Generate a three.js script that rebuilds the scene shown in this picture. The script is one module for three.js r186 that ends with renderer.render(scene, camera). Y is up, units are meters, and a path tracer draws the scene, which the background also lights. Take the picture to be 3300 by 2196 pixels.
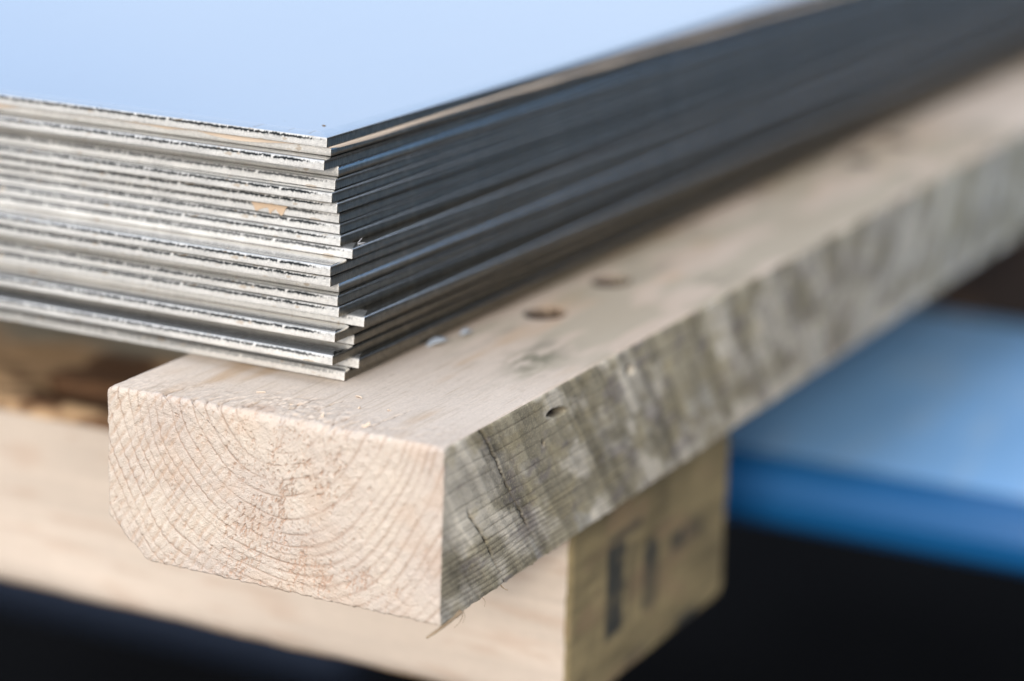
import * as THREE from 'three';
import { mergeGeometries, toCreasedNormals } from 'three/addons/utils/BufferGeometryUtils.js';

const clamp = (x, a = 0, b = 1) => Math.min(b, Math.max(a, x));
const sstep = (a, b, x) => { const t = clamp((x - a) / (b - a)); return t * t * (3 - 2 * t); };
// ---------------------------------------------------------------- camera, sky, sun, exposure
const scene = new THREE.Scene();
const camera = new THREE.PerspectiveCamera(15.474, 1024 / 681, 0.02, 200);
camera.rotation.order = 'YXZ';
camera.position.set(0.28146, 0.24276, 0.52913);
camera.rotation.set(-15.4887 * Math.PI / 180, 26.4575 * Math.PI / 180, 1.8739 * Math.PI / 180);
camera.focus = 0.668;
camera.userData.fStop = 3.9;
camera.updateMatrixWorld(true);

const renderer = new THREE.WebGLRenderer({ antialias: true });
renderer.setSize(1024, 681);
renderer.toneMapping = THREE.LinearToneMapping;
renderer.toneMappingExposure = 1.22;
renderer.shadowMap.enabled = true;

const SUN_AZ = 17 * Math.PI / 180, SUN_EL = 15 * Math.PI / 180;
const sunDir = new THREE.Vector3(Math.sin(SUN_AZ) * Math.cos(SUN_EL), Math.sin(SUN_EL), Math.cos(SUN_AZ) * Math.cos(SUN_EL));
{ // hazy clear sky: blue away from the sun, whiter and brighter towards it
  const w = 512, h = 256, d = new Float32Array(w * h * 4), v = new THREE.Vector3();
  for (let j = 0; j < h; j++) for (let i = 0; i < w; i++) {
    const az = ((i + .5) / w - .5) * 2 * Math.PI, el = ((j + .5) / h - .5) * Math.PI;
    v.set(Math.cos(el) * Math.cos(az), Math.sin(el), Math.cos(el) * Math.sin(az));
    const c = v.dot(sunDir), up = Math.max(0, v.y);
    const glow = Math.exp(-(1 - c) * 1.35) * 1.55 + Math.exp(-(1 - c) * 12) * .8;
    const hz = Math.exp(-up * 4.5), veil = sstep(.35, .75, fbm(Math.cos(az) * 1.6 / (up + .35) + 20, Math.sin(az) * 1.6 / (up + .35) + 20, 3)) * .16;
    const k = v.y < 0 ? Math.max(0, 1 + v.y * 6) : 1;
    const o = (j * w + i) * 4;
    d[o] = (0.31 + .08 * hz + veil + glow * 1.00) * k;
    d[o + 1] = (0.50 + .08 * hz + veil * .85 + glow * .92) * k;
    d[o + 2] = (0.84 + .05 * hz + veil * .5 + glow * .79) * k;
    d[o + 3] = 1;
  }
  const t = new THREE.DataTexture(d, w, h, THREE.RGBAFormat, THREE.FloatType);
  t.mapping = THREE.EquirectangularReflectionMapping; t.magFilter = t.minFilter = THREE.LinearFilter; t.wrapS = THREE.RepeatWrapping; t.needsUpdate = true;
  scene.background = t; scene.environment = t;
}
const sun = new THREE.DirectionalLight(new THREE.Color(1, .90, .78), 1.7);
sun.position.copy(sunDir).multiplyScalar(4); sun.target.position.set(0, 0, 0);
sun.castShadow = true; sun.shadow.radius = 20; sun.shadow.mapSize.set(2048, 2048);
Object.assign(sun.shadow.camera, { left: -2, right: 2, top: 2, bottom: -2, near: .1, far: 12 });
scene.add(sun, sun.target);

// ---------------------------------------------------------------- helpers
let seed = 7;
const rnd = () => { seed = (seed * 1664525 + 1013904223) >>> 0; return seed / 4294967296; };
function hash(x, y) { let h = (x * 374761393 + y * 668265263) | 0; h = Math.imul(h ^ (h >>> 13), 1274126177); h ^= h >>> 16; return (h >>> 0) / 4294967296; }
function noise(x, y) {
  const i = Math.floor(x), j = Math.floor(y), f = x - i, g = y - j, u = f * f * (3 - 2 * f), v = g * g * (3 - 2 * g);
  const a = hash(i, j), b = hash(i + 1, j), c = hash(i, j + 1), e = hash(i + 1, j + 1);
  return a + (b - a) * u + (c - a) * v + (a - b - c + e) * u * v;
}
function fbm(x, y, n = 4) { let s = 0, a = .5, t = 0; for (let k = 0; k < n; k++) { s += a * noise(x, y); t += a; x = x * 2.03 + 17.1; y = y * 2.03 + 9.7; a *= .5; } return s / t; }
const mix = (a, b, t) => a + (b - a) * t;
const mix3 = (a, b, t) => [mix(a[0], b[0], t), mix(a[1], b[1], t), mix(a[2], b[2], t)];
const toS = (x) => { x = clamp(x); return Math.round(255 * (x <= .0031308 ? 12.92 * x : 1.055 * Math.pow(x, 1 / 2.4) - .055)); };
// f(px, py) -> { c:[r,g,b] linear, h:0..1, r:roughness, m:metalness }
function textures(w, h, f, { wrap = THREE.MirroredRepeatWrapping, rough = false, bump = true, size = [1, 1] } = {}) {
  const col = new Uint8Array(w * h * 4), bmp = bump ? new Uint8Array(w * h * 4) : null, rgh = rough ? new Uint8Array(w * h * 4) : null;
  for (let j = 0; j < h; j++) for (let i = 0; i < w; i++) {
    const o = (j * w + i) * 4, s = f((i + .5) / w * size[0], (j + .5) / h * size[1]);
    col[o] = toS(s.c[0]); col[o + 1] = toS(s.c[1]); col[o + 2] = toS(s.c[2]); col[o + 3] = 255;
    if (bmp) { bmp[o] = bmp[o + 1] = bmp[o + 2] = Math.round(255 * clamp(s.h)); bmp[o + 3] = 255; }
    if (rgh) { rgh[o] = 0; rgh[o + 1] = Math.round(255 * clamp(s.r)); rgh[o + 2] = Math.round(255 * (s.m ?? 1)); rgh[o + 3] = 255; }
  }
  const mk = (d, srgb) => {
    const t = new THREE.DataTexture(d, w, h, THREE.RGBAFormat);
    t.magFilter = t.minFilter = THREE.LinearFilter; t.wrapS = t.wrapT = wrap; if (srgb) t.colorSpace = THREE.SRGBColorSpace;
    t.repeat.set(1 / size[0], 1 / size[1]); t.needsUpdate = true; return t;
  };
  const out = { map: mk(col, true) };
  if (bmp) out.bumpMap = mk(bmp); if (rgh) { out.roughnessMap = mk(rgh); out.metalnessMap = out.roughnessMap; }
  return out;
}
function finish(o, parent = scene) { o.castShadow = o.receiveShadow = true; parent.add(o); return o; }
function part(name, geometry, material, parent) { const m = new THREE.Mesh(geometry, material); m.name = name; return finish(m, parent); }
const used = {};
const numbered = (n) => { const k = used[n] = (used[n] ?? -1) + 1; return k ? n + '_' + String(k).padStart(3, '0') : n; };
function tag(o, label, category, group, kind) { if (kind) o.userData.kind = kind; if (label) o.userData.label = label; if (category) o.userData.category = category; if (group) o.userData.group = group; return o; }
function solo(name, geometry, material, label, category, group) { return tag(part(numbered(name), geometry, material, scene), label, category, group); }
function thing(name, label, category, group) { const g = new THREE.Group(); g.name = numbered(name); scene.add(g); return tag(g, label, category, group); }

// ---------------------------------------------------------------- timber: a rounded outline swept away from a sawn end
// corners: counter-clockwise seen from the end: { a, b, r, m, ds }; m and ds belong to the side that starts at the corner
function outline(corners) {
  const P = [], n = corners.length, seg = [];
  for (let k = 0; k < n; k++) {
    const c = corners[k], p = corners[(k + n - 1) % n], q = corners[(k + 1) % n];
    const d0 = new THREE.Vector2(c.a - p.a, c.b - p.b).normalize(), d1 = new THREE.Vector2(q.a - c.a, q.b - c.b).normalize();
    const turn = Math.acos(clamp(d0.dot(d1), -1, 1)), cut = c.r * Math.tan(turn / 2);
    seg.push({ c, d0, d1, cut, turn });
  }
  for (let k = 0; k < n; k++) {
    const s = seg[k], e = seg[(k + 1) % n], N0 = [s.d0.y, -s.d0.x];
    const start = [s.c.a - s.d0.x * s.cut, s.c.b - s.d0.y * s.cut], cen = [start[0] - N0[0] * s.c.r, start[1] - N0[1] * s.c.r];
    const na = 6, a0 = Math.atan2(N0[1], N0[0]);
    for (let i = 0; i < na; i++) {
      const t = a0 + s.turn * i / na;
      P.push({ a: cen[0] + Math.cos(t) * s.c.r, b: cen[1] + Math.sin(t) * s.c.r, na: Math.cos(t), nb: Math.sin(t), m: i < na / 2 ? corners[(k + n - 1) % n].m : s.c.m });
    }
    const A = [s.c.a + s.d1.x * s.cut, s.c.b + s.d1.y * s.cut], B = [e.c.a - e.d0.x * e.cut, e.c.b - e.d0.y * e.cut];
    const L = Math.hypot(B[0] - A[0], B[1] - A[1]), ns = Math.max(1, Math.round(L / s.c.ds));
    for (let i = 0; i < ns; i++) P.push({ a: mix(A[0], B[0], i / ns), b: mix(A[1], B[1], i / ns), na: s.d1.y, nb: -s.d1.x, m: s.c.m });
  }
  return P;
}
// rows: depths; side(p, t) outward shift; end(a, b) shift out of the end; ragged(p) set-back of the end's edge
function timber({ P, rows, side, end, ragged, place, endMat, uv, rings }) {
  const n = P.length, pos = [], idx = [], mats = [], tc = [];
  const put = (a, b, t) => { const v = place(a, b, t); pos.push(v[0], v[1], v[2]); tc.push([a, b, t]); return pos.length / 3 - 1; };
  const edge = P.map((p) => ragged(p));
  rows.forEach((t, r) => P.forEach((p, k) => { const tt = Math.max(t, edge[k] + r * 1e-4), s = side(p, tt); put(p.a + p.na * s, p.b + p.nb * s, tt); }));
  for (let r = 0; r < rows.length - 1; r++) for (let k = 0; k < n; k++) {
    const A = r * n + k, B = r * n + (k + 1) % n, C = A + n, D = B + n;
    idx.push(A, C, B, B, C, D); mats.push(P[k].m, P[k].m);
  }
  let ca = 0, cb = 0; P.forEach((p) => { ca += p.a; cb += p.b; }); ca /= n; cb /= n;
  const cap0 = pos.length / 3;
  rings.forEach((s) => P.forEach((p, k) => {
    const sd = side(p, edge[k]), A = p.a + p.na * sd, B = p.b + p.nb * sd, a = ca + (A - ca) * s, b = cb + (B - cb) * s;
    const d = (1 - s) * Math.hypot(A - ca, B - cb) * Math.abs((p.na * (A - ca) + p.nb * (B - cb)) / Math.hypot(A - ca, B - cb)), e = edge[k], q = clamp(1 - d / (e * 1.3 + 1e-5));
    put(a, b, s === 1 ? e : e * (1 - Math.sqrt(1 - q * q)) - end(a, b) * (1 - q));
  }));
  for (let r = 0; r < rings.length - 1; r++) for (let k = 0; k < n; k++) {
    const A = cap0 + r * n + k, B = cap0 + r * n + (k + 1) % n, C = A + n, D = B + n;
    idx.push(A, B, C, B, D, C); mats.push(endMat, endMat);
  }
  const last = cap0 + (rings.length - 1) * n, mid = put(ca, cb, -end(ca, cb));
  for (let k = 0; k < n; k++) { idx.push(last + k, last + (k + 1) % n, mid); mats.push(endMat); }
  const far = (rows.length - 1) * n, T = rows[rows.length - 1], mf = put(ca, cb, T);
  for (let k = 0; k < n; k++) { idx.push(far + k, mf, far + (k + 1) % n); mats.push(endMat); }
  const g = new THREE.BufferGeometry(); g.setAttribute('position', new THREE.Float32BufferAttribute(pos, 3)); g.setIndex(idx); g.computeVertexNormals();
  const N = g.attributes.normal.array, order = mats.map((m, i) => i).sort((x, y) => mats[x] - mats[y] || x - y);
  const op = new Float32Array(order.length * 9), on = new Float32Array(order.length * 9), ou = new Float32Array(order.length * 6), out = new THREE.BufferGeometry();
  let startAt = 0, cur = mats[order[0]];
  order.forEach((f, i) => {
    if (mats[f] !== cur) { out.addGroup(startAt * 3, (i - startAt) * 3, cur); startAt = i; cur = mats[f]; }
    for (let v = 0; v < 3; v++) {
      const q = idx[f * 3 + v];
      for (let c = 0; c < 3; c++) { op[i * 9 + v * 3 + c] = pos[q * 3 + c]; on[i * 9 + v * 3 + c] = N[q * 3 + c]; }
      const t = uv(mats[f], ...tc[q]); ou[i * 6 + v * 2] = t[0]; ou[i * 6 + v * 2 + 1] = t[1];
    }
  });
  out.addGroup(startAt * 3, (order.length - startAt) * 3, cur);
  out.setAttribute('position', new THREE.BufferAttribute(op, 3)); out.setAttribute('normal', new THREE.BufferAttribute(on, 3)); out.setAttribute('uv', new THREE.BufferAttribute(ou, 2));
  return out;
}
function steps(...list) { const r = [0]; for (const [to, d] of list) while (r[r.length - 1] < to - 1e-6) r.push(Math.min(to, r[r.length - 1] + d)); return r; }

// ---------------------------------------------------------------- floor
{
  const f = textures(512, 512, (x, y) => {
    const n = fbm(x * 3, y * 3, 5), g = hash(Math.round(x * 900), Math.round(y * 900)), k = .004 + .006 * n + .003 * g;  // near-black base: the shade under the table is put into the colour
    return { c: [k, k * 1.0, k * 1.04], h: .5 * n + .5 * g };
  }, { size: [1.2, 1.2] });
  const g = new THREE.PlaneGeometry(80, 80); g.rotateX(-Math.PI / 2);
  const u = g.attributes.uv; for (let i = 0; i < u.count; i++) u.setXY(i, u.getX(i) * 80, u.getY(i) * 80);
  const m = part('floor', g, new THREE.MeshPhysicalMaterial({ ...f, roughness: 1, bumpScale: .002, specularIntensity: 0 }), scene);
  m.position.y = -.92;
  // unseen dark wall added on the right, to be mirrored as dark in the right-hand edges of the sheets
  const wl = new THREE.BoxGeometry(.2, 5.4, 14), wt = textures(256, 256, (x, y) => { const n = fbm(x * 4, y * 4, 4); return { c: [.035 + .03 * n, .03 + .026 * n, .026 + .024 * n], h: n }; }, { size: [1, 1] });
  const wm = part('added_wall_right', wl, new THREE.MeshStandardMaterial({ ...wt, roughness: .9, bumpScale: .003 }), scene); wm.position.set(1.5, 1.78, -7.1); tag(wm, 'added dark wall out of view on the right', 'wall', null, 'structure');
  tag(m, 'near-black asphalt floor under the table', 'floor', null, 'structure');
}

// ---------------------------------------------------------------- blue steel table that carries the timbers
const TABLE_Y = -.0662;
{
  const t = thing('steel_table', 'blue painted steel table with a rounded front edge under the timbers', 'table');
  const skyToneCoat = textures(512, 256, (x, y) => { // scuffed blue coat with mirrored sky brightness put into its pale colour
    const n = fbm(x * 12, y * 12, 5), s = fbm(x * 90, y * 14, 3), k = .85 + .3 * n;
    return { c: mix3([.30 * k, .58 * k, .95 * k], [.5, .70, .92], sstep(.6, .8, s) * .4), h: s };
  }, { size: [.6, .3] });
  const light = new THREE.MeshPhysicalMaterial({ ...skyToneCoat, roughness: .3, bumpScale: .00005, clearcoat: .6, clearcoatRoughness: .15 });
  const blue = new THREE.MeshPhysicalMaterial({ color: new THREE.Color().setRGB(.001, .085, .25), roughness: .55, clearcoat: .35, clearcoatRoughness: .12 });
  const dark = new THREE.MeshStandardMaterial({ color: new THREE.Color().setRGB(.003, .012, .035), roughness: .7 });
  const Z0 = -.375, r = .024, back = -2.2, x0 = -1.6, x1 = .75;
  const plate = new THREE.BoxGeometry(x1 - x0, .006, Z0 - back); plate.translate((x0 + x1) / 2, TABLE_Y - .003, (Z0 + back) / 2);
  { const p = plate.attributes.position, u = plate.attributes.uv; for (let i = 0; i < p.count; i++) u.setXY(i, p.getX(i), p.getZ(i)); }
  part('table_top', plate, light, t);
  // rolled front edge
  const s = new THREE.Shape(); const R = .0145;
  s.moveTo(0, 0); s.absarc(0, -R, R, Math.PI / 2, -Math.PI / 2, true); s.lineTo(0, -2 * R + .004); s.absarc(0, -R, R - .004, -Math.PI / 2, Math.PI / 2, false); s.lineTo(0, 0);
  const e = new THREE.ExtrudeGeometry(s, { depth: x1 - x0, bevelEnabled: false, curveSegments: 20 });
  e.rotateY(-Math.PI / 2); e.translate(x1, TABLE_Y, Z0 + .0003);
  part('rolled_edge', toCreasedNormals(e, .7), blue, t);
  for (const [x, z] of [[-1.5, -.6], [.6, -.6], [-1.5, -2.1], [.6, -2.1]]) { const l = new THREE.BoxGeometry(.08, .92 + TABLE_Y - .008, .08); l.translate(x, (-.92 + TABLE_Y - .006) / 2, z); part('leg', l, dark, t); }
  const lr = new THREE.CylinderGeometry(.03, .03, 1.4, 24); lr.rotateZ(Math.PI / 2); lr.translate(-1.5, -.66, -1.35); part('lower_tube', lr, dark, t);
}

// ---------------------------------------------------------------- long timber plank under the stack
const W = .103, H = .048;
const pale = [.62, .525, .44], ringC = [.30, .185, .125], pitC = [.44, .275, .19];
const ringR = [5.2, 16, 19.6]; { let r = 23.5; while (r < 90) { ringR.push(r); r += 2.1 + 1.3 * hash(ringR.length, 5) + (r < 34 ? 1.3 : 0); } }
function endRings(X, Y) { // mm
  const dx = X + 49, dy = Y - 53, w = (fbm(X * .035 + 3, Y * .035, 2) - .5) * 7 + (fbm(X * .6, Y * .6, 2) - .5) * .18, r = Math.hypot(dx, dy * .97) + w, an = Math.atan2(dy, dx);
  let best = 9, id = 0; for (let i = 0; i < ringR.length; i++) { const d = r - ringR[i]; if (Math.abs(d) < Math.abs(best)) { best = d; id = i; } }
  const str = clamp(.15 + 1.3 * noise(id * 7.3, an * 5 + id) - .2 * hash(id, 2)), wide = dx > 8 ? .42 : .22;
  return { line: Math.exp(-(best * best) / (wide * wide)) * str * (dx > 8 ? .75 : 1), r, id };
}
function endPits(X, Y) {
  const s = X * -.366 + Y * -.93, n = X * .93 - Y * .366;
  const band = .25 + .75 * Math.exp(-Math.pow((n + 56 + (Y - 25) * .15) / 12, 2)) + .8 * Math.exp(-(Math.pow((X + 22) / 16, 2) + Math.pow((Y - 7) / 7, 2))) + .35 * Math.exp(-Math.pow((n + 38) / 7, 2));
  const cluster = fbm(n * .33, s * .13 + 8, 3), f = fbm(n * 2.1 + 40, s * .75, 3), f2 = fbm(n * 5 + 4, s * 2.2, 2);
  return clamp(sstep(.60, .80, f * .55 + cluster * .3 + band * .17 + (f2 - .5) * .3));
}
function endHeight(a, b) { // metres
  const X = a * 1000, Y = b * 1000, R = endRings(X, Y), p = endPits(X, Y), q = X * .83 - Y * .55;
  const left = sstep(-55, -75, X);
  return (-.12 * R.line - .38 * p + .45 * (fbm(X * .5, Y * .5, 3) - .5) + .24 * (fbm(X * 1.9, Y * 1.9, 2) - .5) + left * .3 * Math.sin(q * 2.4 + 2 * fbm(X * .2, Y * .2, 2)) * (noise(X * .4, Y * .4))) * .001;
}
const texEnd = textures(1440, 720, (u, v) => {
  const X = (u - .105) * 1000, Y = (v - .002) * 1000, R = endRings(X, Y), p = endPits(X, Y);
  const n = X * .83 + Y * .55, m = -X * .55 + Y * .83, scr = fbm(m * 5, n * .5, 3), fine = fbm(X * 4.3, Y * 4.3, 3), tone = fbm(X * .07 + 9, Y * .07, 3), speck = noise(X * 7.7, Y * 7.7);
  const k = .90 + .20 * (fine - .5) + .14 * (scr - .5) + .22 * (tone - .5) + .10 * (speck - .5);
  let c = [pale[0] * k, pale[1] * (k + .02 * (tone - .5)), pale[2] * (k - .03 * (tone - .5))];
  c = mix3(c, [.52, .38, .28], sstep(.5, .75, fbm(X * .11, Y * .11 + 30, 3)) * .35);
  c = mix3(c, ringC, R.line * .6); c = mix3(c, pitC, p * (.5 + .4 * fine)); c = mix3(c, [.45, .31, .22], sstep(-50, -72, X) * sstep(.2, .9, Math.sin((X * .83 - Y * .55) * 2.4 + 2 * fbm(X * .2, Y * .2, 2)) * -noise(X * .4, Y * .4) + .15) * .45); if (speck > .93 && fine > .52) c = mix3(c, [.3, .2, .14], .5);
  return { c, h: .55 + .5 * (fine - .5) + .35 * (scr - .5) - .3 * p - .25 * R.line };
}, { size: [.108, .054], wrap: THREE.ClampToEdgeWrapping });

const nailHoles = [[-37.2, 132.9, 6.0, 7.2], [-37.0, 180.5, 5.8, 7.4]], sideHoles = [[40.4, 65.5, 1.25, 6.2, .12], [40.7, 114, 1.7, 2.4, 0], [33.5, 57.5, .7, .8, 0]];
const cracksTop = [[-85, 3, 8, .25], [-72, 2.5, 5, .18], [-68, 4, 6, .2], [-76, 1.5, 3, .2], [-61, 5, 5, .16], [-50, 12, 9, .15], [-34, 3.5, 7, .2], [-30, 5, 6, .18], [-43, 17, 6, .13], [-24, 14, 12, .12]];
function topCrack(X, D) { let s = 0; for (const [x, d, l, w] of cracksTop) { const e = Math.abs(X - x - .12 * (D - d) + .25 * Math.sin(D * 1.1 + x)) / (w * 1.7), k = Math.abs(D - d) / l; if (k < 1) s = Math.max(s, Math.exp(-e * e) * (1 - k * k)); } return s; }
function topRough(X, D) { // torn fibres near the sawn end
  const z = sstep(26, 3, D + 10 * (fbm(X * .1, 4, 2) - .5)) * (.35 + .65 * Math.exp(-Math.pow((X + 45) / 22, 2)));
  return z * (fbm(X * 1.3, D * .55, 3) - .5);
}
function topHeight(a, t) {
  const X = a * 1000, D = t * 1000; let h = .35 * (fbm(X * .08, D * .02, 3) - .5) + .10 * (fbm(X * .9, D * .12, 3) - .5) + 1.5 * topRough(X, D) - .9 * topCrack(X, D);
  for (const [x, d, rx, rd] of nailHoles) { const q = Math.hypot((X - x) / rx, (D - d) / rd); h -= 12 * sstep(1.0, .85, q); }
  return h * .001;
}
const kerfQ = [22, 37.5, 47, 61, 68, 79, 88, 99, 111, 119, 131, 146, 155, 170, 181, 196, 214, 226, 240, 262, 281, 299];
function sideGrain(Y, D) { // weathered latewood lines running with the length
  const y = Y + (fbm(D * .03, Y * .05, 2) - .5) * 2.2; let b = 9, id = 0; let p = 49, k = 0;
  while (p > -3) { const d = Math.abs(y - p); if (d < b) { b = d; id = k; } p -= (p > 30 ? 4.6 : p > 18 ? 3.2 : 1.75) * (.8 + .45 * hash(k, 31)); k++; }
  return { line: Math.exp(-Math.pow(b / (y > 20 ? .22 : .26), 2)) * (.35 + .65 * noise(D * .11, id * 9.1)), id };
}
function sideKerf(Y, D) {
  const q = D + .857 * Y + (fbm(Y * .12, D * .02, 2) - .5) * 3; let b = 99, id = 0; for (let i = 0; i < kerfQ.length; i++) { const d = q - kerfQ[i]; if (Math.abs(d) < Math.abs(b)) { b = d; id = i; } }
  const main = id === 1 || id === 3 ? 1 : .55 * hash(id, 77) + .12;
  const gate = id === 1 ? sstep(30, 24, Y) : id === 3 ? sstep(9, 14, Y) : 1;
  return { line: Math.exp(-Math.pow(b / (.35 + .9 * hash(id, 4)), 2)) * main * gate * (.55 + .45 * noise(Y * .7, id * 5.3)), band: noise(q * .16, 3) * .6 + noise(q * .55, 9) * .4, crack: (id === 1 || id === 3) ? Math.exp(-Math.pow((b + (noise(Y * 1.4, id) - .5) * 1.0) / .42, 2)) * gate * sstep(.2, .45, noise(Y * .5, id * 3 + 1)) : 0 };
}
function sideHole(Y, D) { let s = 0; for (const [y, d, ry, rd, sl] of sideHoles) { const q = Math.hypot((Y - y + sl * (D - d)) / ry, (D - d) / rd); s = Math.max(s, sstep(1.1, .6, q)); } return s; }
function sideHeight(b, t) {
  const Y = b * 1000, D = t * 1000, k = sideKerf(Y, D), g = sideGrain(Y, D);
  return (.5 * (fbm(D * .03, Y * .05 + 3, 3) - .5) + .32 * (k.band - .5) - .25 * k.line - .55 * k.crack - .20 * g.line + .14 * (fbm(D * .9, Y * 1.4, 3) - .5) - 3 * sideHole(Y, D)) * .001;
}
const texTop = textures(1800, 720, (v, u) => { // v: depth m, u: a+W m
  const X = (u - .105) * 1000, D = v * 1000, line = fbm(X * 1.7, D * .045, 3), l2 = noise(X * 3.1 + 7, D * .16), fine = fbm(X * 3, D * 1.4, 3), tone = fbm(X * .05, D * .018, 3), cr = topCrack(X, D), rg = topRough(X, D);
  const k = .93 + .16 * (line - .5) + .2 * (fine - .5) + .22 * (tone - .5);
  let c = [.68 * k, .565 * k, .46 * k];
  c = mix3(c, [.36, .27, .18], sstep(.58, .82, line) * .42 + sstep(.80, .95, l2) * .32);
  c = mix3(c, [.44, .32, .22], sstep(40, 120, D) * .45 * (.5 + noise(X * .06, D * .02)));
  c = mix3(c, [.46, .29, .15], sstep(.56, .72, fbm(X * .06 + 61, D * .014 + 3, 4)) * .6);
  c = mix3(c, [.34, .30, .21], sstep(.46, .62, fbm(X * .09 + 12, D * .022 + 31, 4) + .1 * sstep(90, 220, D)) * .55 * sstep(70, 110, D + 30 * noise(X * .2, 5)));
  const st = Math.exp(-(Math.pow((X + 17 + (D - 85) * .12) / 7, 2) + Math.pow((D - 87) / 17, 2))) * (.35 + .9 * sstep(.35, .65, fbm(X * .5 + 33, D * .16, 4))); c = mix3(c, [.21, .185, .125], clamp(st * .85));
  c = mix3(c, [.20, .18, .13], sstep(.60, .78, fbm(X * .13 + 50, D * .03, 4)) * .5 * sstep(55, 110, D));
  const knot = Math.hypot((X + 57) / 6, (D - 3) / 5); c = mix3(c, [.42, .28, .2], sstep(1.1, .6, knot) * .45);
  c = mix3(c, [.16, .09, .05], cr * .75); c = mix3(c, [.34, .22, .14], clamp(-rg * 2.4));
  for (const [x, d, rx, rd] of nailHoles) { const q = Math.hypot((X - x) / rx, (D - d) / rd); c = mix3(c, [.03, .017, .01], sstep(1.12, .95, q) * .95); }
  return { c, h: .5 + .5 * (line - .5) + .4 * (fine - .5) };
}, { size: [.30, .108] });
const texSide = textures(2000, 480, (v, u) => {
  const Y = (u - .003) * 1000, D = v * 1000, g = sideGrain(Y, D), k = sideKerf(Y, D), fine = fbm(D * 2.4, Y * 2.4, 3), cell = hash(g.id, Math.floor((D + .857 * Y) / 7 + hash(g.id, 3))), tone = fbm(D * .022 + 4, Y * .05, 3), rag = fbm(D * 5, Y * 5, 2);
  const q = .80 + .30 * (cell - .5) + .34 * (fine - .5) + .85 * (k.band - .5) + .4 * (tone - .5);
  const clean = sstep(.38, .62, fbm((D + .857 * Y) * .06 + 13, Y * .09, 4) - .07 + .17 * sstep(.4, .6, noise(D * .035 + 4.2, Y * .03)));
  let c = mix3([.34 * q, .295 * q, .205 * q], [.66 * q, .59 * q, .48 * q], clean * .9);
  c = mix3(c, [.40 * q, .33 * q, .19 * q], sstep(.52, .72, fbm(D * .12 + 20, Y * .2, 3)) * .45);
  c = mix3(c, [.50, .48, .44], sstep(.58, .75, fbm((D + .857 * Y) * .09 + 70, Y * .06, 3)) * .5 * sstep(34, 10, Y));
  c = mix3(c, [.20, .17, .17], sstep(.6, .75, fbm(D * .1 + 5, Y * .17 + 40, 3)) * .5);
  c = mix3(c, [.085, .066, .042], g.line * (.72 - .3 * clean)); c = mix3(c, [.12, .095, .055], k.line * (.75 - .25 * clean) * (.5 + rag * .6)); c = mix3(c, [.03, .022, .014], k.crack * .9);
  c = mix3(c, [.02, .013, .009], sideHole(Y, D)); if (fine > .68) c = mix3(c, [.5, .44, .28], .3);
  return { c, h: .5 + .45 * (fine - .5) + .4 * (rag - .5) - .3 * g.line };
}, { size: [.30, .054] });
const mEnd = new THREE.MeshStandardMaterial({ ...texEnd, roughness: .95, bumpScale: .00045 });
const mTop = new THREE.MeshStandardMaterial({ ...texTop, roughness: .9, bumpScale: .00022 });
const mSide = new THREE.MeshStandardMaterial({ ...texSide, roughness: .95, bumpScale: .0003 });
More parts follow.
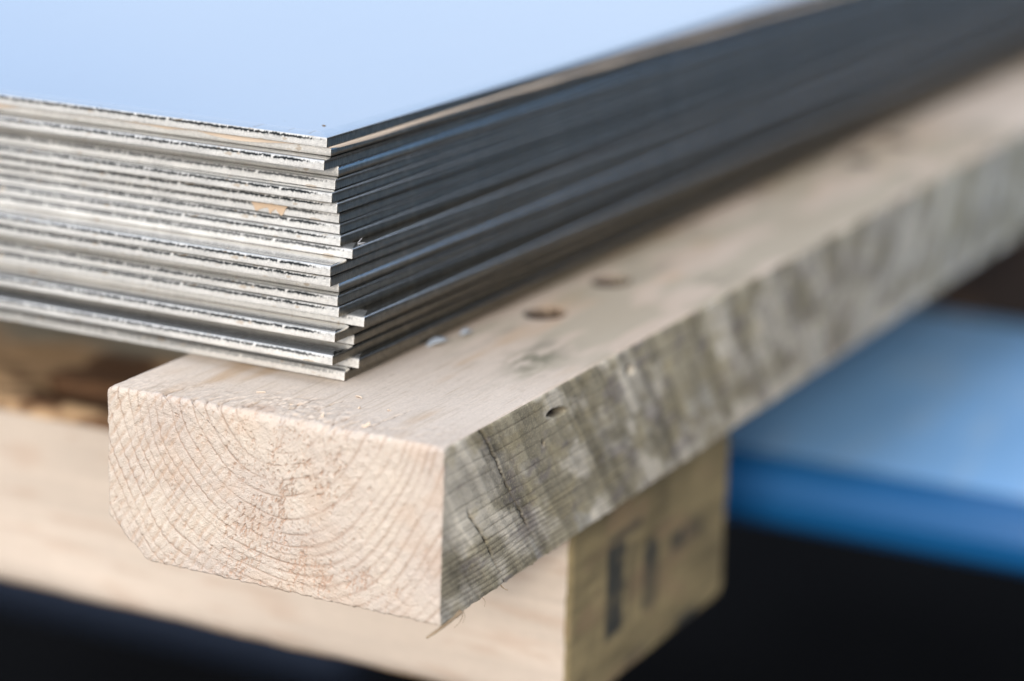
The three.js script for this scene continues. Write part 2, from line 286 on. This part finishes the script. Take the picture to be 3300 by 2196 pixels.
{
  const plank = thing('timber_plank', 'long sawn timber plank with pale ringed end carrying the steel sheets', 'plank');
  const P = outline([
    { a: -W + .0125, b: 0, r: .002, m: 3, ds: .0007 }, { a: 0, b: 0, r: .0004, m: 1, ds: .00042 }, { a: 0, b: H, r: .0012, m: 0, ds: .0005 },
    { a: -W, b: H, r: .0022, m: 2, ds: .0006 }, { a: -W, b: .0112, r: .003, m: 3, ds: .0006 }]);
  const rings = [1, .9965, .992, .987]; for (let s = .98; s > .02; s -= .0085) rings.push(s);
  const g = timber({
    P, rows: steps([.0016, .0004], [.09, .00055], [.2, .001], [.4, .003], [2.0, .02]), rings, endMat: 4,
    side: (p, t) => p.m === 0 ? topHeight(p.a, t) * (p.nb > .9 ? 1 : .6) : p.m === 1 ? sideHeight(p.b, t) * sstep(0, .9, p.na) : p.m === 3 ? (fbm(p.a * 700, t * 500, 3) - .5) * .0011 : (fbm(p.b * 500, t * 150, 3) - .5) * .0005,
    end: endHeight,
    ragged: (p) => p.m === 0 ? .0009 + .0026 * fbm(p.a * 300, 3, 4) * (.4 + .8 * Math.exp(-Math.pow((p.a + .045) / .025, 2))) : p.m === 3 ? .00035 + .0007 * noise(p.a * 1500, 9) : .0004 + .0004 * noise(p.b * 900, 2),
    place: (a, b, t) => [a, b, -t],
    uv: (m, a, b, t) => m === 4 ? [a + .105, b + .002] : m === 1 || m === 2 ? [t, b + .003] : [t, a + .105],
  });
  part('plank_body', g, [mTop, mSide, mSide, mSide, mEnd], plank);
  const splinter = (pts, r0, r1) => {
    const c = new THREE.CatmullRomCurve3(pts.map((q) => new THREE.Vector3(...q))), n = 14, gg = new THREE.TubeGeometry(c, n, 1, 6), p = gg.attributes.position, v = new THREE.Vector3();
    for (let i = 0; i <= n; i++) { const o = c.getPointAt(i / n), r = mix(r0, r1, i / n) * (.85 + .3 * hash(i, 3)); for (let k = 0; k <= 6; k++) { const q = i * 7 + k; v.fromBufferAttribute(p, q).sub(o).multiplyScalar(r).add(o); p.setXYZ(q, v.x, v.y, v.z); } }
    gg.computeVertexNormals(); return gg;
  };
  const mSpl = new THREE.MeshStandardMaterial({ color: new THREE.Color().setRGB(.30, .22, .14), roughness: .9 });
  part('splinter', splinter([[.0002, .0004, -.011], [-.0004, -.0006, -.006], [-.0014, -.0019, -.0025], [-.0034, -.0036, .0004]], .00075, .00028), mSpl, plank);
  part('wood_fibre', splinter([[-.0005, .0005, -.0130], [0, -.0012, -.0128], [-.0004, -.0030, -.0118], [-.0012, -.0042, -.0106]], .00012, .00005), mSpl, plank);
  part('wood_fibre', splinter([[-.0006, .0004, -.0136], [.0004, -.0015, -.0133], [.0003, -.0032, -.0124]], .00009, .00004), mSpl, plank);
  part('wood_fibre', splinter([[-.0008, .0004, -.024], [.0005, -.0010, -.0245], [.0008, -.0024, -.0236]], .0001, .00004), mSpl, plank);
  part('wood_fibre', splinter([[-.0008, .0004, -.035], [.0002, -.0012, -.0358], [.0012, -.0018, -.0364]], .00025, .0001), mSpl, plank);
}

// ---------------------------------------------------------------- bearers under the plank
{
  const BH = .066;
  const front = textures(900, 120, (x, y) => { // x along, y height
    const X = x * 1000, Y = y * 1000, g = fbm(X * .012 + 3, Y * .5, 4), t = fbm(X * .02, Y * .05, 3), f = fbm(X * .6, Y * 2, 3), w = fbm(X * .05, Y * .32 + 2 * fbm(X * .02, 4, 2), 3);
    const k = .95 + .22 * (g - .5) + .14 * (f - .5) + .2 * (t - .5);
    return { c: mix3([.62 * k, .52 * k, .43 * k], [.46, .31, .22], sstep(.55, .75, w) * .35), h: .5 + .5 * (g - .5) + .5 * (f - .5) };
  }, { size: [.6, .08] });
  const top = textures(600, 160, (x, y) => { // x along, y depth: bark and dirt towards the front, grey behind
    const X = x * 1000, Y = y * 1000, t = fbm(X * .04, Y * .06, 4), f = fbm(X * .3, Y * .8, 3), k = .7 + .6 * f, bark = sstep(.42, .56, t);
    const grey = sstep(62, 84, Y + 30 * (fbm(X * .04 + 9, Y * .03, 2) - .5));
    return { c: mix3(mix3([.66 * k, .43 * k, .24 * k], [.17 * k, .085 * k, .04 * k], bark), [.52 * k, .48 * k, .39 * k], grey), h: .3 * f + .7 * t };
  }, { size: [.6, .16] });
  const stamp = textures(520, 280, (d, y) => { // d depth, y height; yellowish end grain face with a faded black stamp
    const D = d * 1000, Y = y * 1000, t = fbm(D * .05, Y * .06, 3), g = fbm(D * .05 + Y * .03, Y * .5, 4), f = fbm(D, Y, 3);
    const k = .85 + .6 * (g - .5) + .2 * (f - .5) + .8 * (t - .5); let c = [.26 * k, .20 * k, .10 * k];
    c = mix3(c, [.24, .16, .09], sstep(.55, .72, fbm(D * .06 + 11, Y * .1, 3)) * .6);
    const fade = .55 + .7 * fbm(D * .14, Y * .14 + 20, 3), box = (d0, d1, y0, y1) => sstep(-1.8, 1.6, Math.min(D - d0, d1 - D, Y - y0, y1 - Y));
    let ink = Math.max(box(27, 39, 17, 47), box(27, 52, 47, 50.5) * .75, box(54.5, 66, 17.5, 38) * .75, box(57, 63, 29, 40), box(76, 86, 30, 36) * .95, box(88, 101, 30, 36) * .65, box(84, 100, 0, 5) * .9, box(44, 60, 3, 6) * .5, box(43, 47, 18, 44) * .35);
    for (let i = 0; i < 5; i++) ink = Math.max(ink * 1, box(28 + (i % 2) * 2, 40 - (i % 2), 18 + i * 6, 21.5 + i * 6) * 1.1);
    return { c: mix3(c, [.035, .035, .03], clamp(ink * fade * 1.05)), h: .5 + .6 * (g - .5) };
  }, { size: [.13, .07] });
  const mF = new THREE.MeshStandardMaterial({ ...front, roughness: .9, bumpScale: .0004 }), mT = new THREE.MeshStandardMaterial({ ...top, roughness: .95, bumpScale: .001 }), mS = new THREE.MeshStandardMaterial({ ...stamp, roughness: .9, bumpScale: .0004 });
  const mShadeTint = new THREE.MeshStandardMaterial({ map: top.map, bumpMap: top.bumpMap, bumpScale: .001, roughness: .95, color: new THREE.Color().setRGB(.05, .04, .036) });  // second bearer: shade under the plank put into a very dark tint
  const make = (xr, zf, depth, len, name, label, mats) => {
    const P = outline([ // a: -z from the front, b: up
      { a: 0, b: -BH, r: .009, m: 1, ds: .004 }, { a: depth, b: -BH, r: .004, m: 3, ds: .003 }, { a: depth, b: 0, r: .004, m: 0, ds: .003 }, { a: 0, b: 0, r: .012, m: 2, ds: .003 }]);
    const rings = [1, .985, .96]; for (let s = .92; s > .05; s -= .06) rings.push(s);
    const g = timber({
      P, rows: steps([.01, .002], [.32, .003], [len, .03]), rings, endMat: 4,
      side: (p, t) => ((fbm(t * 60 + zf * 99, (p.a + p.b) * 90, 3) - .5) * .0012 - .0006) - (p.m === 0 && p.a < .05 ? .0035 * sstep(.45, .7, fbm(t * 22, p.a * 40, 3)) * sstep(.12, .16, t) : 0),
      end: (a, b) => (fbm(a * 150, b * 300, 3) - .5) * .0008, ragged: (p) => .0008 + .0008 * noise(p.a * 300, p.b * 300),
      place: (a, b, t) => [xr - t, b, zf - a],
      uv: (m, a, b, t) => m === 4 ? [a, b + BH] : m === 0 || m === 1 ? [t, a] : [t, b + BH],
    });
    solo(name, g, mats, label, 'bearer', 'timber bearers across under the plank');
  };
  make(-.008, -.0955, .124, 1.1, 'timber_bearer', 'pale crosswise timber bearer with black stamped end just behind the plank end', [mT, mT, mF, mF, mS]);
  make(-.004, -.622, .11, 1.1, 'timber_bearer', 'shade-tinted brown crosswise timber bearer farther back on the blue table', [mShadeTint, mShadeTint, mShadeTint, mShadeTint, mShadeTint]);
}

// ---------------------------------------------------------------- steel sheets
const PITCH = .0675 / 22, TH = .00297;
{
  const mkEdge = (dark, kind) => textures(2000, 80, (u, v) => { // u: along the edge from the near corner, v: over the profile (mm)
    const U = u * 1000, V = v * 1000, f = fbm(U * 3.2, V * 4, 3), f2 = noise(U * 7, V * 9), tone = fbm(U * .12, V * .3 + kind * 9, 3), gr = fbm(U * 1.1 + 5, V * 1.6, 3);
    let k = (.72 + .26 * (f - .5) + .16 * (f2 - .5) + .22 * (tone - .5)), r = .68 + .2 * (f - .5), c = [k, k * .97, k * .915];
    if (f2 > .88 && gr > .5) c = mix3(c, [.2, .19, .17], .55);
    if (dark) { // sheared zone: ragged oily dark line, partly painted reflection, under the rolled-over edge, ticks close to the corner
      const mid = 2.02 + .10 * (noise(U * .45, 2 + kind) - .5), wob = (fbm(U * 2.2, kind, 3) - .5) * .8, wd = .24 + .26 * noise(U * 1.9, 5 + kind), near = sstep(2.5, 9, U);
      const line = Math.exp(-Math.pow((V - mid - wob * .7) / wd, 2)) * sstep(.33, .46, fbm(U * 1.5 + kind * 13, V * .9, 3) + .10 * near);
      const tick = sstep(.6, .8, noise(U * 3.7 + 2 * noise(U * .8, 3), 7 + kind * 3)) * sstep(.5, .1, Math.abs(V - mid - .1 + .3 * noise(U * 2, 6))) * sstep(16, 9, U) * sstep(1, 2.5, U);
      c = mix3(c, [.02, .024, .026], clamp(line * 1.25 * (.2 + .8 * near) + tick * .6) * dark);
      if (V > 2.9) { c = [.66, .655, .645]; r = .2; } else if (V > 2.6) { c = mix3(c, [.72, .71, .69], .6); r = .28; }
    }
    c = mix3(c, [.45, .33, .2], sstep(.73, .82, fbm(U * .3 + kind * 31, V * .8, 3)) * .5);
    return { c, h: .5 + .6 * (f - .5) + .4 * (f2 - .5), r, m: .8 };
  }, { size: [.30, .0042], rough: true });
  const E = [mkEdge(1, 1), mkEdge(0, 2), mkEdge(.55, 3), mkEdge(.9, 4), mkEdge(1, 5)];
  const sideT = textures(2000, 64, (u, v) => {
    const U = u * 1000, V = v * 1000, f = fbm(U * 4, V * 1.1, 3), t = fbm(U * .09, V * .5, 3), st = noise(U * 6, V * .6), k = .19 + .14 * (f - .5) + .08 * (t - .5) + .16 * (st - .5);
    let c = [k * 1.1, k, k * .80]; if (V < 2.3) c = mix3(c, [.30, .18, .08], sstep(.72, .82, fbm(U * .25 + 4, V * 1.3, 3)) * .6);
    if (V > 2.3) c = V > 2.75 ? [.66, .655, .645] : [k * 2.6, k * 2.5, k * 2.25];
    return { c, h: f, r: V > 2.75 ? .2 : V > 2.3 ? .3 : .46 + .2 * (f - .5), m: 1 };
  }, { size: [.30, .0042], rough: true });
  const faceT = textures(700, 700, (x, y) => {
    const X = x * 1000, Y = y * 1000, br = fbm(X * 2.2, Y * .03, 3), t = fbm(X * .02, Y * .015, 3), sp = noise(X * 1.3, Y * 1.3), k = .665 + .05 * (br - .5) + .05 * (t - .5);
    return { c: sp > .985 ? [.3, .28, .25] : [k, k * .995, k * .985], h: .5 + .25 * (br - .5), r: .17 + .10 * (br - .5) + .05 * (t - .5), m: 1 };
  }, { size: [.35, .35], rough: true });
  const met = (t, b) => new THREE.MeshStandardMaterial({ ...t, roughness: 1, metalness: 1, bumpScale: b });
  const mFront = E.map((t) => met(t, .00006)), mRight = met(sideT, .00007), mFaceTop = met(faceT, .000008), mFace = met(faceT, .000008); mFace.color.setRGB(.80, .77, .72);
  // geometry: origin at the near top-plan corner, bottom at y = 0; reaches into -x and -z
  const makeSheet = (Lx, Lz, flip, soft) => {
    const r = .00028, T = TH, per = [], q = soft ? 1 : .4;
    const arc = (cx, cz, a0, sx, sz, mA, mB) => { for (let i = 0; i <= 4; i++) { const t = a0 - Math.PI / 2 * i / 4; per.push({ x: cx + r * Math.cos(t), z: cz + r * Math.sin(t), sx, sz, m: i < 2 ? mA : mB, brk: i === 2 }); } };
    arc(-r, -r, Math.PI / 2, -q, -1, 0, 1); arc(-r, -Lz + r, 0, -q, 1, 1, 0); arc(-Lx + r, -Lz + r, -Math.PI / 2, q, 1, 0, 1); arc(-Lx + r, -r, -Math.PI, q, -1, 1, 0);
    let prof = [[.00006, 0], [0, .00008], [0, .0006], [0, .00125], [.00001, .00185], [.00012, .0022], [.00034, .00252], [.0007, .00276], [.0013, .00289], [.0028, .00294], [.006, T]];
    if (flip) prof = [[.0009, 0], [.0004, .00022], [.00012, .0006], [0, .0011], [0, .0018], [0, .0024], [.00003, T - .0001], [.00012, T], [.003, T]];
    if (soft) prof = [[.00006, 0], [0, .00008], [0, .0006], [0, .00125], [0, .0019], [.00005, .0023], [.00016, .00252], [.0004, .00264], [.0010, .00275], [.0022, .00287], [.0036, .00294], [.0055, T]];
    const L = [0]; for (let i = 1; i < prof.length; i++) L.push(Math.min(.0041, L[i - 1] + Math.hypot(prof[i][0] - prof[i - 1][0], prof[i][1] - prof[i - 1][1]))); 
    const n = per.length, tris = [[], [], []], nrm = [[], [], []], uvs = [[], [], []];
    const nP = prof.map((q, i) => { const a = prof[Math.max(0, i - 1)], b = prof[Math.min(prof.length - 1, i + 1)]; let o = b[1] - a[1], u = b[0] - a[0]; const l = Math.hypot(o, u); if (i === prof.length - 1) return [0, 1]; return [o / l, u / l]; });
    const at = (k, i) => { const p = per[k], w = prof[i]; return [p.x + p.sx * w[0], w[1], p.z + p.sz * w[0]]; };
    for (let k = 0; k < n; k++) {
      const k2 = (k + 1) % n, p = per[k], p2 = per[k2], dx = p2.x - p.x, dz = p2.z - p.z, l = Math.hypot(dx, dz), on = [-dz / l, dx / l];
      const m = Math.abs(dx) > Math.abs(dz) * 1.0001 || (Math.abs(on[1]) > .7) ? 0 : 1, out = (on[0] * (p.x + Lx / 2) + on[1] * (p.z + Lz / 2)) < 0 ? [-on[0], -on[1]] : on;
      for (let i = 0; i < prof.length - 1; i++) {
        const q = [[k, i], [k2, i], [k2, i + 1], [k, i + 1]], V = q.map(([a, b]) => at(a, b));
        const add = (j) => { const [a, b] = q[j], [o, u] = nP[b]; tris[m].push(...V[j]); nrm[m].push(out[0] * o, u, out[1] * o); uvs[m].push(m === 0 ? Math.abs(V[j][0]) : Math.abs(V[j][2]), L[b]); };
        for (const j of [0, 1, 2, 0, 2, 3]) add(j);
      }
    }
    for (const [i, ny] of [[prof.length - 1, 1], [0, -1]]) { // flat faces
      const c = [-Lx / 2, prof[i][1], -Lz / 2];
      for (let k = 0; k < n; k++) for (const v of [c, at(k, i), at((k + 1) % n, i)]) { tris[2].push(...v); nrm[2].push(0, ny, 0); uvs[2].push(v[0], v[2]); }
    }
    const g = new THREE.BufferGeometry(), all = (A) => new Float32Array(A[0].concat(A[1], A[2]));
    g.setAttribute('position', new THREE.BufferAttribute(all(tris), 3)); g.setAttribute('normal', new THREE.BufferAttribute(all(nrm), 3)); g.setAttribute('uv', new THREE.BufferAttribute(all(uvs), 2));
    let s = 0; tris.forEach((t, m) => { g.addGroup(s, t.length / 3, m); s += t.length / 3; });
    return g;
  };
  const gTop = makeSheet(.95, 1.9, false, true), gA = makeSheet(.95, 1.9, false), gB = makeSheet(.95, 1.9, true);
  // near corner of each sheet (mm), top to bottom: x, z, edge look (0 dark sheared line, 1 plain burr side up, 2 faint line), what it shows
  const list = [
    [-55.6, -34.1, 0, 'topmost steel sheet with its bright top face mirroring the blue sky'],
    [-56.1, -37.1, 1, 'plain-edged steel sheet directly under the beige interleaf paper'],
    [-56.0, -33.4, 0, 'third steel sheet from the top, its corner jutting out toward the viewer'],
    [-55.8, -40.6, 1, 'fourth steel sheet from the top, plain edge set back in shade'],
    [-55.8, -39.0, 0, 'fifth steel sheet from the top of the stack'],
    [-55.2, -36.3, 0, 'sixth steel sheet from the top, slightly forward of the one above'],
    [-54.4, -37.8, 0, 'seventh steel sheet from the top, just above the sheet with torn brown paper'],
    [-54.8, -39.6, 0, 'eighth steel sheet from the top with torn brown paper stuck on its edge'],
    [-54.7, -39.8, 0, 'ninth steel sheet from the top, just below the sheet with torn paper'],
    [-53.9, -38.9, 0, 'tenth steel sheet from the top, directly above the sheet jutting right'],
    [-50.2, -39.1, 0, 'eleventh steel sheet from the top, corner jutting right, pale lint on it'],
    [-51.5, -29.8, 0, 'twelfth steel sheet from the top with a wide bright ledge toward the viewer'],
    [-51.8, -30.4, 0, 'thirteenth steel sheet from the top, flush under the wide bright ledge'],
    [-52.4, -35.9, 1, 'fourteenth steel sheet from the top, plain shaded edge set back'],
    [-51.7, -34.1, 0, 'fifteenth steel sheet from the top of the stack'],
    [-51.3, -34.2, 0, 'sixteenth steel sheet from the top, above the sheet jutting farthest right'],
    [-46.2, -39.1, 2, 'seventeenth steel sheet from the top, its corner jutting farthest to the right'],
    [-50.5, -30.9, 0, 'fifth steel sheet from the bottom with a wide grey ledge toward the viewer'],
    [-50.5, -41.1, 2, 'fourth steel sheet from the bottom, mostly hidden in a dark gap'],
    [-50.4, -29.7, 0, 'third steel sheet from the bottom, nearest ledge above the plank'],
    [-48.3, -40.2, 2, 'second steel sheet from the bottom, only its corner peeping out right'],
    [-50.7, -36.7, 2, 'lowest steel sheet of the stack, lying on the timber plank'],
  ];
  list.forEach(([x, z, k, label], i) => {
    const m = solo('steel_sheet', i === 0 ? gTop : k === 1 ? gB : gA, [mFront[k === 0 ? [0, 3, 4][i % 3] : k], mRight, i ? mFace : mFaceTop], label, 'steel sheet', 'steel sheets in the stack');
    m.position.set(x / 1000, H + .0004 + (21 - i) * PITCH, z / 1000); m.rotation.y = (hash(i, 91) - .5) * .0022;
  });
  // interleaf paper between the first and second sheet: thin, wavy edge drooping a little
  {
    const yB = H + .0004 + 20 * PITCH + TH + .00001, pos = [], idx = [], pts = [], cx = -.0563, cz = -.0368;
    for (let i = 0; i <= 150; i++) { const s = .30 * (1 - i / 150); pts.push([cx - s, cz, 0, 1, s]); }
    for (let i = 1; i <= 150; i++) { const s = .60 * i / 150; pts.push([cx, cz - s, 1, 0, s + 3]); }
    const prof = [[-.02, 0], [-.0005, 0], [.00025, 0], [.0007, -.15], [.0009, -.6], [.00085, -1]];
    for (const up of [0, .00006]) pts.forEach(([x, z, nx, nz, s]) => prof.forEach(([o, d]) => {
      const w = s < 3 ? .0003 + .0014 * sstep(.35, .75, fbm(s * 55, 2, 3)) * sstep(.005, .03, s) : .0007 + .0005 * noise(s * 40, 4), oo = o < 0 ? o : o * (s < 3 ? 1 : 1.15);
      const k = Math.abs(s - (s < 3 ? 0 : 3)) < 1e-6 && s < 3 ? [1, 1] : [nx, nz];
      pos.push(x + k[0] * oo, yB + (d ? d * w : 0) + up, z + k[1] * oo);
    }));
    const n = pts.length, m = prof.length;
    for (const l of [0, 1]) for (let i = 0; i < n - 1; i++) for (let j = 0; j < m - 1; j++) { const A = (l * n + i) * m + j, B = A + m; l ? idx.push(A, A + 1, B, B, A + 1, B + 1) : idx.push(A, B, A + 1, B, B + 1, A + 1); }
    for (let i = 0; i < n - 1; i++) { const A = i * m + m - 1, B = A + m, C = A + n * m, D = B + n * m; idx.push(A, B, C, B, D, C); }
    const g = new THREE.BufferGeometry(); g.setAttribute('position', new THREE.Float32BufferAttribute(pos, 3)); g.setIndex(idx); g.computeVertexNormals();
    solo('interleaf_paper', g, new THREE.MeshStandardMaterial({ color: new THREE.Color().setRGB(.66, .53, .41), roughness: .9 }), 'beige interleaf paper with wavy edge under the topmost sheet', 'paper');
  }
  // torn brown paper on the eighth sheet's front edge
  {
    const y0 = H + .0004 + 14 * PITCH, z0 = -.0396 + .00014, n = 40, pos = [], idx = [];
    for (const dz of [0, .00012]) for (let i = 0; i <= n; i++) { const x = -.0825 + .0115 * i / n, top = y0 + .00262 - .0002 * noise(i * .5, 1), e = sstep(0, .15, i / n) * sstep(1, .85, i / n), lo = top - (.0003 + e * (.0003 + .0022 * noise(i * .33, 8))); pos.push(x, top, z0 + dz - .0002, x, (top + lo) / 2, z0 + dz + .00008, x, lo, z0 + dz + .0001 * noise(i, 3)); }
    for (const l of [0, 1]) for (let i = 0; i < n; i++) for (const j of [0, 1]) { const A = (l * (n + 1) + i) * 3 + j, B = A + 3; l ? idx.push(A, A + 1, B, B, A + 1, B + 1) : idx.push(A, B, A + 1, B, B + 1, A + 1); }
    for (let i = 0; i < n; i++) { const A = i * 3 + 2, B = A + 3, C = A + (n + 1) * 3, D = C + 3; idx.push(A, B, C, B, D, C); }
    const g = new THREE.BufferGeometry(); g.setAttribute('position', new THREE.Float32BufferAttribute(pos, 3)); g.setIndex(idx); g.computeVertexNormals();
    solo('paper_scrap', g, new THREE.MeshStandardMaterial({ color: new THREE.Color().setRGB(.52, .38, .26), roughness: .95 }), 'torn scrap of brown paper stuck on the edge of a steel sheet', 'paper');
  }
  // lint on the eleventh sheet
  {
    const y = H + .0004 + 11 * PITCH + TH, g = new THREE.TubeGeometry(new THREE.CatmullRomCurve3([[-.0496, .0016, -.0452], [-.0502, .0006, -.0446], [-.0507, .0001, -.0449], [-.0496, .00012, -.0457], [-.0492, .00012, -.0463]].map(([a, b, c]) => new THREE.Vector3(a - .0012, y + b, c))), 24, .00007, 5);
    solo('lint_fibre', g, new THREE.MeshStandardMaterial({ color: new THREE.Color().setRGB(.6, .6, .62), roughness: 1 }), 'tiny pale lint fibre on the sheet corner that juts right', 'lint');
  }
  { // crumb on the topmost sheet
    const g = new THREE.TetrahedronGeometry(.0004, 1); g.scale(1.6, .4, .8); g.rotateY(.5);
    const m = solo('dirt_crumb', g, new THREE.MeshStandardMaterial({ color: new THREE.Color().setRGB(.2, .15, .1), roughness: 1 }), 'small brown dirt crumb on top of the uppermost sheet near its corner', 'crumb');
    m.position.set(-.0643, H + .0004 + 21 * PITCH + TH + .00012, -.047);
  }
}

// ---------------------------------------------------------------- crumbs and shavings on the plank
{
  const chipMat = new THREE.MeshStandardMaterial({ color: new THREE.Color().setRGB(.66, .54, .42), roughness: .95 });
  const chip = (l, w, h, s) => { const g = new THREE.BoxGeometry(l, h, w, 6, 1, 2), p = g.attributes.position; for (let i = 0; i < p.count; i++) { const t = p.getX(i) / l; p.setXYZ(i, p.getX(i), p.getY(i) + Math.sin(t * 4 + s) * h * .8 + l * .12 * (1 - 4 * t * t), p.getZ(i) * (1.05 - Math.abs(t) * 1.5) + Math.sin(t * 5 + s) * w * .3); } g.computeVertexNormals(); return g; };
  const rowsC = [
    [-40.3, -26.6, 3.6, .7, .25, 2.5, 'pale curled wood shaving on the plank in front of the stack corner'],
    [-64.2, -15.8, 2.4, .7, .25, .5, 'flat pale wood chip on the plank left of the curled shaving'],
    [-25.7, -5.5, 2.2, 1.3, .8, .4, 'stubby wood crumb on the plank near its front edge'],
    [-27.5, -20.5, 1.2, .6, .35, 1.1, 'small wood crumb on the bare right half of the plank top'],
    [-39.0, -6.0, 1.6, .8, .5, 2.0, 'torn wood crumb close to the plank front edge, left of the stubby one'],
    [-52.0, -12.0, 1.8, .5, .25, .2, 'thin wood splinter lying behind the knot on the plank end'],
    [-35.0, -18.0, 1.4, .5, .3, 1.6, 'tiny wood chip between the curled shaving and the front edge'],
  ];
  for (const [x, z, l, w, h, r, label] of rowsC) { const m = solo('wood_chip', chip(l / 1000, w / 1000, h / 1000, x), chipMat, label, 'wood chip', 'wood chips on the plank'); m.position.set(x / 1000, H + topHeight(x / 1000, -z / 1000) + h / 2000, z / 1000); m.rotation.y = r; }
  const fl = new THREE.MeshStandardMaterial({ color: new THREE.Color().setRGB(.36, .40, .45), roughness: .5 });
  for (const [x, z, l, w, label] of [[-49.6, -84, 7, 3, 'bluish plastic flake beside the lowest sheet, nearer one'], [-47.6, -98, 6, 2.4, 'bluish plastic flake beside the lowest sheet, farther one']]) {
    const g = chip(l / 1000, w / 1000, .0005, x), m = solo('plastic_flake', g, fl, label, 'flake', 'plastic flakes beside the stack'); m.position.set(x / 1000 + .002, H + topHeight(x / 1000, -z / 1000) + .0007, z / 1000); m.rotation.y = 1.4;
  }
}

renderer.render(scene, camera);
